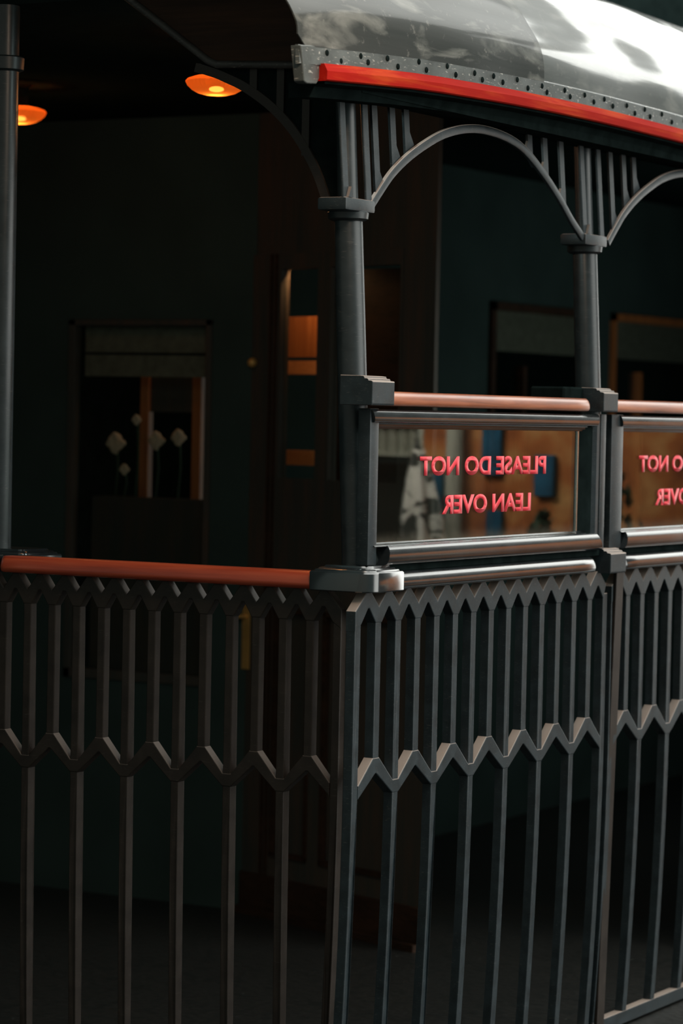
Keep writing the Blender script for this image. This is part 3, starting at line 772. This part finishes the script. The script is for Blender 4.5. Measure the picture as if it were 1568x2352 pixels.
# canted wall with a glazed door
bm = bmesh.new()
for a, b, c, d in ((-.10, 1.08, 2.36, 2.93), (.90, 1.08, -.3, 2.36), (-.10, -.04, -.3, 2.36)): cbox(bm, a, b, c, d, -.02, 0)
struct('wall_middle', bm, M['dark_wood'])
door = tag(bpy.data.objects.new('door_1', None), 'dark glazed timber door with a brass handle', None, None, 'structure'); C.objects.link(door); door.location = cant(.43, 0, -.3)
bm = bmesh.new()
for a, b, c, d in ((-.04, .165, -.15, 2.36), (.395, .475, -.15, 2.36), (.885, .90, -.15, 2.36), (.165, .395, 2.30, 2.36), (.475, .885, 2.30, 2.36), (.165, .395, .95, 1.465), (.475, .885, .95, 1.465), (.165, .395, -.15, -.05), (.475, .885, -.15, -.05)): cbox(bm, a, b, c, d, -.04, .005)
mobj('door_leaf', bm, M['dark_wood'], door)
for a, b in ((.165, .395), (.475, .885)):
    bm = bmesh.new(); cbox(bm, a, b, -.05, .95, -.035, -.015); mobj('door_panel', bm, M['dark_wood'], door)
    bm = bmesh.new()
    for s0, s1, z0, z1 in ((a, a + .018, -.05, .95), (b - .018, b, -.05, .95), (a, b, -.05, -.032), (a, b, .93, .95)): cbox(bm, s0, s1, z0, z1, -.01, .014)
    mobj('panel_moulding', bm, M['soffit'], door)
    bm = bmesh.new(); cbox(bm, a, b, 1.465, 2.30, -.022, -.018); mobj('door_glass', bm, M['pane'], door)
bm = bmesh.new()
for s in (.105, .135): cbox(bm, s, s + .012, -.15, 2.36, .005, .014)
mobj('door_reeding', bm, M['soffit'], door)
bm = bmesh.new(); cbox(bm, -.033, .012, .685, 1.08, .006, .012); hp = mobj('handle_plate', bm, M['brass'], door); hp['label'] = 'tall brass handle plate'
bm = bmesh.new(); tube(bm, [cant(-.01, .012, .90), cant(-.01, .045, .90), cant(-.035, .05, .893), cant(-.06, .05, .90)], [.009, .008, .007, .009], 12); mobj('lever_handle', bm, M['brass'], hp, True)
bm = bmesh.new(); bmesh.ops.create_uvsphere(bm, u_segments=16, v_segments=10, radius=.02); bm.transform(Matrix.Translation(cant(.01, .02, 1.927))); mobj('door_knob', bm, M['brass'], door, True)
bm = bmesh.new(); cbox(bm, -.01, 1.08, -.27, -.135, 0, .02); cbox(bm, -.01, 1.08, -.3, -.272, 0, .045)
struct('baseboard_middle', bm, M['soffit'])
# things seen through the door glass
for s0, s1, z0, z1, mt, lb in ((-.06, .24, 1.955, 2.12, 'orange_wood', 'reddish cupboard panel high behind the narrow door glass'), (-.06, .24, 1.885, 1.94, 'shelf', 'upper lit orange shelf edge behind the narrow door glass'), (-.06, .24, 1.515, 1.575, 'shelf', 'lower lit orange shelf edge behind the narrow door glass')):
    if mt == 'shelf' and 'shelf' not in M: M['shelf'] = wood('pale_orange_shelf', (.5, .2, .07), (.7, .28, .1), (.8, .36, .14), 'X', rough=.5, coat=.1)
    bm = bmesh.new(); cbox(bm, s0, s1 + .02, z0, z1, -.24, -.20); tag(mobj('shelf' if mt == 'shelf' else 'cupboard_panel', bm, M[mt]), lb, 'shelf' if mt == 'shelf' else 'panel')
bm = bmesh.new(); cbox(bm, .32, .86, 1.2, 2.30, -.20, -.17); tag(mobj('cupboard_panel', bm, M['soffit']), 'brown cupboard panel behind the wide door glass, right of the corner column', 'panel')
# far side of the tram: wall with windows
bm = bmesh.new()
XF = -2.6
for a, b, c, d in ((3.9, 5.86, -.3, 2.93), (7.0, 7.30, -.3, 2.93), (8.6, 8.98, -.3, 2.93), (5.86, 7.0, -.3, 1.0), (7.3, 8.6, -.3, 1.0), (5.86, 7.0, 2.30, 2.93), (7.3, 8.6, 2.30, 2.93)): box(bm, XF - .06, XF, a, b, c, d)
struct('wall_left', bm, M['wall'])
for i, (a, b) in enumerate(((5.86, 7.0), (7.30, 8.6))):
    w = tag(bpy.data.objects.new('window_%d' % (i + 2), None), None, None, None, 'structure'); C.objects.link(w); w.location = (XF, a, 1.0)
    bm = bmesh.new()
    for y0, y1, z0, z1 in ((a, a + .05, 1.0, 2.3), (b - .05, b, 1.0, 2.3), (a, b, 2.26, 2.3), (a, b, 1.0, 1.05), (a + .36, a + .40, 1.0, 1.99)): box(bm, XF - .02, XF + .02, y0, y1, z0, z1)
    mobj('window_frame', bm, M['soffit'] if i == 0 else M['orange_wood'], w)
    bm = bmesh.new(); box(bm, XF - .012, XF - .008, a + .05, b - .05, 1.05, 2.26); mobj('window_pane', bm, M['pane'], w)
    bm = bmesh.new(); prism(bm, [(XF - .035, 2.06), (XF - .030, 2.06), (XF - .022, 2.16), (XF - .030, 2.27), (XF - .035, 2.27)], lambda p, q, t: (p, t, q), a + .05, b - .05)
    tag(mobj('roller_blind', bm, M['blind']), ('grey roller blind high behind the complete glass screen, left of the second column', 'grey roller blind high behind the second column, towards the right edge')[i], 'blind')
bm = bmesh.new(); box(bm, -3.6, -.12, 9.0, 9.1, -.3, 3.0); struct('wall_far', bm, M['wall'])
bm = bmesh.new(); box(bm, -.14, -.10, 3.4, 9.0, -.3, 2.60); struct('wall_side_blocker', bm, M['wall'])  # closed side added out of view to keep daylight out of the interior
bm = bmesh.new(); box(bm, -3.7, -3.6, -3.0, 13, -.3, 5.6); struct('wall_house', bm, simple('dark_house_wall', (.016, .026, .025), rough=.9, spec=0))  # even tone, darker than the inner walls
# warm saloon and cupboard lights, plus added area fills
def area(name, loc, size, energy, col, target):
    li = bpy.data.lights.new(name, 'AREA'); li.energy = energy; li.color = col; li.size = size
    o = bpy.data.objects.new(name, li); o.location = loc; C.objects.link(o)
    o.rotation_euler = (Vector(target) - Vector(loc)).to_track_quat('-Z', 'Y').to_euler(); return o
area('hall_fill', (-.17, 6.2, 1.6), 1.6, 8, (.85, 1, .98), (-2.6, 6.2, 1.6))  # added off-frame fill that lifts the dark interior walls
area('platform_fill', (-.36, .22, 2.80), .16, 2.5, (.80, 1, .97), (-1.3, 2.7, 1.2))  # added fill, hidden behind the end board, for the rear walls
area('saloon_light', (-2.75, YB + .21, 2.30), .2, .6, (1, .55, .28), (-2.72, YB + .16, 1.5))
area('shop_front_fill', (2.3, 3.6, 2.6), .8, 32, (1, .93, .82), (2.0, 5.0, 1.2))  # added fill that brightens the brick wall mirrored in the glass
area('street_fill', (.75, -1.0, 3.25), .3, 12, (1, .74, .55), (-.5, .1, .6))  # added warm fill above the corner, fading along the end panel
p = cant(.22, -.055, 2.33); area('cupboard_light', p, .03, 1.1, (1, .5, .22), cant(.14, -.28, 1.75))

# ---------------------------------------------------------------- street opposite, mirrored in the screens
def brick():
    m, nt, out = newmat('orange_brick'); L = nt.links
    b = N(nt, 'ShaderNodeBsdfPrincipled'); L.new(b.outputs[0], out.inputs[0])
    tc = N(nt, 'ShaderNodeTexCoord'); n = N(nt, 'ShaderNodeTexNoise', i_Scale=5, i_Detail=4); L.new(tc.outputs['Object'], n.inputs['Vector'])
    c = ramp(nt, n.outputs['Fac'], [(.3, (.30, .07, .02)), (.5, (.62, .19, .05)), (.7, (.85, .42, .15))]); L.new(c, b.inputs['Base Color']); b.inputs['Roughness'].default_value = .9
    return m
M['brick'] = brick()
M['cream'] = simple('cream_column_paint', (.62, .6, .5), rough=.7, noise=.1)
M['blue'] = simple('blue_sign_paint', (.02, .12, .22), rough=.6, noise=.3)
M['green_blind'] = simple('pale_green_shutter', (.42, .42, .34), rough=.8, noise=.12)
M['black_soft'] = simple('dark_doorway', (.006, .009, .008), rough=.9, noise=.3)
def cloth():
    m, nt, out = newmat('black_white_cloth'); L = nt.links
    b = N(nt, 'ShaderNodeBsdfPrincipled'); L.new(b.outputs[0], out.inputs[0])
    tc = N(nt, 'ShaderNodeTexCoord'); n = N(nt, 'ShaderNodeTexNoise', i_Scale=9, i_Detail=2, i_Distortion=1.5); L.new(tc.outputs['Object'], n.inputs['Vector'])
    c = ramp(nt, n.outputs['Fac'], [(.44, (.05, .055, .05)), (.52, (.9, .86, .78))]); L.new(c, b.inputs['Base Color']); b.inputs['Roughness'].default_value = .9
    return m
M['cloth'] = cloth()
YR = 5.0
bm = bmesh.new(); box(bm, .9, 2.47, YR, YR + .2, -.3, 2.1); box(bm, 2.47, 3.4, YR, YR + .2, 1.68, 2.1); struct('wall_right', bm, M['brick'], 'orange brick street wall mirrored in the glass')
bm = bmesh.new(); box(bm, 2.4, 3.5, YR + .23, YR + .3, -.3, 1.50); tag(mobj('shop_doorway', bm, M['black_soft']), 'dark shop doorway mirrored at the left of the complete glass screen', 'doorway')
r = empty('window_shutter', (2.6, YR + .05, 1.55), 'pale grey-green shutter mirrored in the top left corner of the glass', 'shutter')
bm = bmesh.new()
for k in range(14):
    x = 2.48 + k * .055; bmesh.ops.create_cone(bm, cap_ends=True, segments=10, radius1=.026, radius2=.026, depth=.14, matrix=Matrix.Translation((x, YR + .06, 1.62)))
mobj('shutter_folds', bm, M['green_blind'], r)
bm = bmesh.new(); box(bm, 2.46, 3.3, YR + .02, YR + .08, 1.535, 1.555); mobj('bottom_bar', bm, M['green_blind'], r)
bm = bmesh.new(); lathe(bm, [(.055, -.3), (.055, -.2), (.042, -.18), (.040, 1.9), (.055, 1.95), (.055, 2.1)], 2.245, YR - .08, 24); tag(mobj('street_column', bm, M['cream'], None, True), 'cream round column mirrored near the middle of the glass', 'column')
for x0, x1, z0, z1, lb in ((2.03, 2.13, 1.46, 1.72, 'dark blue board mirrored at the top of the glass, right of the cream column'), (1.76, 1.86, 1.37, 1.56, 'blue sign mirrored in the right part of the complete glass screen'), (2.02, 2.10, 1.0, 1.30, 'blue board mirrored low, right of the cream column'), (2.33, 2.44, 1.25, 1.46, 'dark blue board mirrored behind the patterned parasol')):
    bm = bmesh.new(); box(bm, x0, x1, YR - .04, YR - .001, z0, z1, .005); tag(mobj('blue_board', bm, M['blue']), lb, 'sign')
r = empty('folded_parasol', (2.33, YR - .25, -.3), 'folded black and white patterned parasol mirrored left of centre in the glass', 'parasol')
bm = bmesh.new(); rings = []
for z, rr in ((1.15, .085), (1.25, .088), (1.34, .075), (1.44, .055), (1.52, .035), (1.60, .016), (1.66, .006)):
    rings.append([(2.33 + .28 * (1.4 - z) * -.25 + rr * (1 + .25 * math.cos(6 * a)) * math.cos(a), YR - .25 + rr * (1 + .25 * math.cos(6 * a)) * math.sin(a), z) for a in [2 * math.pi * k / 36 for k in range(36)]])
loft(bm, rings); mobj('canopy', bm, M['cloth'], r, True)
bm = bmesh.new(); tube(bm, [(2.33, YR - .25, -.3), (2.33, YR - .25, 1.7)], .012, 10); mobj('pole', bm, M['cream'], r)
def shrub(x, y, z0, z1, rad, label):
    bm = bmesh.new(); rnd = random.Random(int(x * 100))
    for k in range(260):
        a = rnd.uniform(0, 6.28); h = rnd.uniform(0, 1); q = rad * math.sqrt(rnd.random()) * math.sin(math.pi * min(1, .15 + h * .85)) ** .6
        c = Vector((x + q * math.cos(a), y + q * math.sin(a), z0 + h * (z1 - z0)))
        rot = Matrix.Rotation(rnd.uniform(0, 6.28), 4, 'Z') @ Matrix.Rotation(rnd.uniform(-1, 1), 4, 'X')
        vs = [bm.verts.new(c + rot @ Vector(p)) for p in ((0, 0, -.04), (.022, 0, 0), (0, .005, .045), (-.022, 0, 0))]
        bm.faces.new(vs)
    r = empty('potted_shrub', (x, y, -.3), label, 'shrub')
    mobj('foliage', bm, M['leaf'], r)
    bm = bmesh.new(); lathe(bm, [(.08, -.3), (.11, -.05), (.12, -.04), (.115, -.02)], x, y, 20); mobj('pot', bm, M['black_soft'], r, True)
    bm = bmesh.new(); tube(bm, [(x, y, -.05), (x, y, z0 + .2)], .015, 8); mobj('stem', bm, M['dark_wood'], r)
shrub(1.68, YR - .3, .6, 1.30, .12, 'dark shrub mirrored in the lower right corner of the complete glass screen')
shrub(1.34, YR - .35, .5, 1.52, .20, 'larger dark shrub mirrored in the cut-off glass screen at the right edge')

bm = bmesh.new(); box(bm, 7.2, 14, 14, 24, -.3, 11); struct('wall_street', bm, M['cream'] if 0 else M['wall'], 'dark street building mirrored in the roof')
for x0, z0 in ((-6, 9.4),):
    bm = bmesh.new(); tube(bm, [(-8 + 1.8 * k, 13.5 + (k % 2) * .3, z0 + .7 * math.sin(k * .8)) for k in range(9)], .34, 10); tag(mobj('roof_reflection_bar', bm, M['wall'], None, True), 'dark overhead girder added out of view to band the tram roof reflection', 'bar')  # unseen shape invented to draw a dark band in the roof reflection
# ---------------------------------------------------------------- sky
w = bpy.data.worlds.new('world'); sc.world = w; w.use_nodes = True
nt = w.node_tree; nt.nodes.clear(); L = nt.links
out = nt.nodes.new('ShaderNodeOutputWorld'); bg = nt.nodes.new('ShaderNodeBackground'); L.new(bg.outputs[0], out.inputs[0])
tc = N(nt, 'ShaderNodeTexCoord'); sp = N(nt, 'ShaderNodeSeparateXYZ'); L.new(tc.outputs['Generated'], sp.inputs[0])
# open daylight in the +X / up quarter, dark buildings elsewhere
def lin(a, b, c, d):
    m1 = N(nt, 'ShaderNodeMath', operation='MULTIPLY', i_1=a); L.new(sp.outputs['X'], m1.inputs[0])
    m2 = N(nt, 'ShaderNodeMath', operation='MULTIPLY', i_1=b); L.new(sp.outputs['Y'], m2.inputs[0])
    m3 = N(nt, 'ShaderNodeMath', operation='MULTIPLY', i_1=c); L.new(sp.outputs['Z'], m3.inputs[0])
    s1 = N(nt, 'ShaderNodeMath', operation='ADD'); L.new(m1.outputs[0], s1.inputs[0]); L.new(m2.outputs[0], s1.inputs[1])
    s2 = N(nt, 'ShaderNodeMath', operation='ADD'); L.new(s1.outputs[0], s2.inputs[0]); L.new(m3.outputs[0], s2.inputs[1])
    s3 = N(nt, 'ShaderNodeMath', operation='ADD', i_1=d); L.new(s2.outputs[0], s3.inputs[0])
    return s3.outputs[0]
def sstep(o, lo, hi):
    mr = N(nt, 'ShaderNodeMapRange', interpolation_type='SMOOTHSTEP'); L.new(o, mr.inputs[0]); mr.inputs[1].default_value = lo; mr.inputs[2].default_value = hi; return mr.outputs[0]
sky = sstep(lin(.70, 1.0, 1.0, 0), .62, .90)
mp = N(nt, 'ShaderNodeMapping'); mp.inputs['Rotation'].default_value = (.3, .2, .5); mp.inputs['Scale'].default_value = (1, 1, 1); L.new(tc.outputs['Generated'], mp.inputs[0])
nz = N(nt, 'ShaderNodeTexNoise', i_Scale=2.6, i_Detail=2.5, i_Distortion=.8); L.new(mp.outputs[0], nz.inputs['Vector'])
cl = ramp(nt, nz.outputs['Fac'], [(.36, (.45, .45, .45)), (.46, (1, 1, 1))])
mu = N(nt, 'ShaderNodeMath', operation='MULTIPLY'); L.new(sky, mu.inputs[0]); L.new(cl, mu.inputs[1])
mx = N(nt, 'ShaderNodeMix', data_type='RGBA'); L.new(mu.outputs[0], mx.inputs[0]); mx.inputs[6].default_value = (.095, .14, .132, 1); mx.inputs[7].default_value = (2.9, 2.95, 2.8, 1)
warm = sstep(lin(.1, -.9, .15, 0), .35, .9)
mw = N(nt, 'ShaderNodeMix', data_type='RGBA', blend_type='ADD'); L.new(warm, mw.inputs[0]); L.new(mx.outputs[2], mw.inputs[6]); mw.inputs[7].default_value = (.10, .07, .05, 1)
L.new(mw.outputs[2], bg.inputs[0]); bg.inputs[1].default_value = 1.0

# ---------------------------------------------------------------- camera
cam = bpy.data.cameras.new('camera'); co = bpy.data.objects.new('camera', cam); C.objects.link(co); sc.camera = co
cx, cy, cz, yaw, pit, rol, f = 3.8716, -6.9414, 1.7195, .5175, -.0332, .0205, 6.6505
fw = Vector((-math.cos(pit) * math.sin(yaw), math.cos(pit) * math.cos(yaw), math.sin(pit)))
r_ = Vector((math.cos(yaw), math.sin(yaw), 0)); u_ = r_.cross(fw)
r2 = math.cos(rol) * r_ + math.sin(rol) * u_; u2 = -math.sin(rol) * r_ + math.cos(rol) * u_
mat = Matrix((( r2.x, u2.x, -fw.x, cx), (r2.y, u2.y, -fw.y, cy), (r2.z, u2.z, -fw.z, cz), (0, 0, 0, 1)))
co.matrix_world = mat
cam.sensor_fit = 'VERTICAL'; cam.sensor_height = 36; cam.sensor_width = 24; cam.lens = f * 1000 / 2352 * 36
cam.clip_start = .1; cam.clip_end = 100
cam.dof.use_dof = True; cam.dof.focus_distance = 8.35; cam.dof.aperture_fstop = 2.8
sc.view_settings.view_transform = 'Standard'; sc.view_settings.look = 'None'; sc.view_settings.gamma = 1; sc.view_settings.exposure = 0
sc.view_settings.use_curve_mapping = False
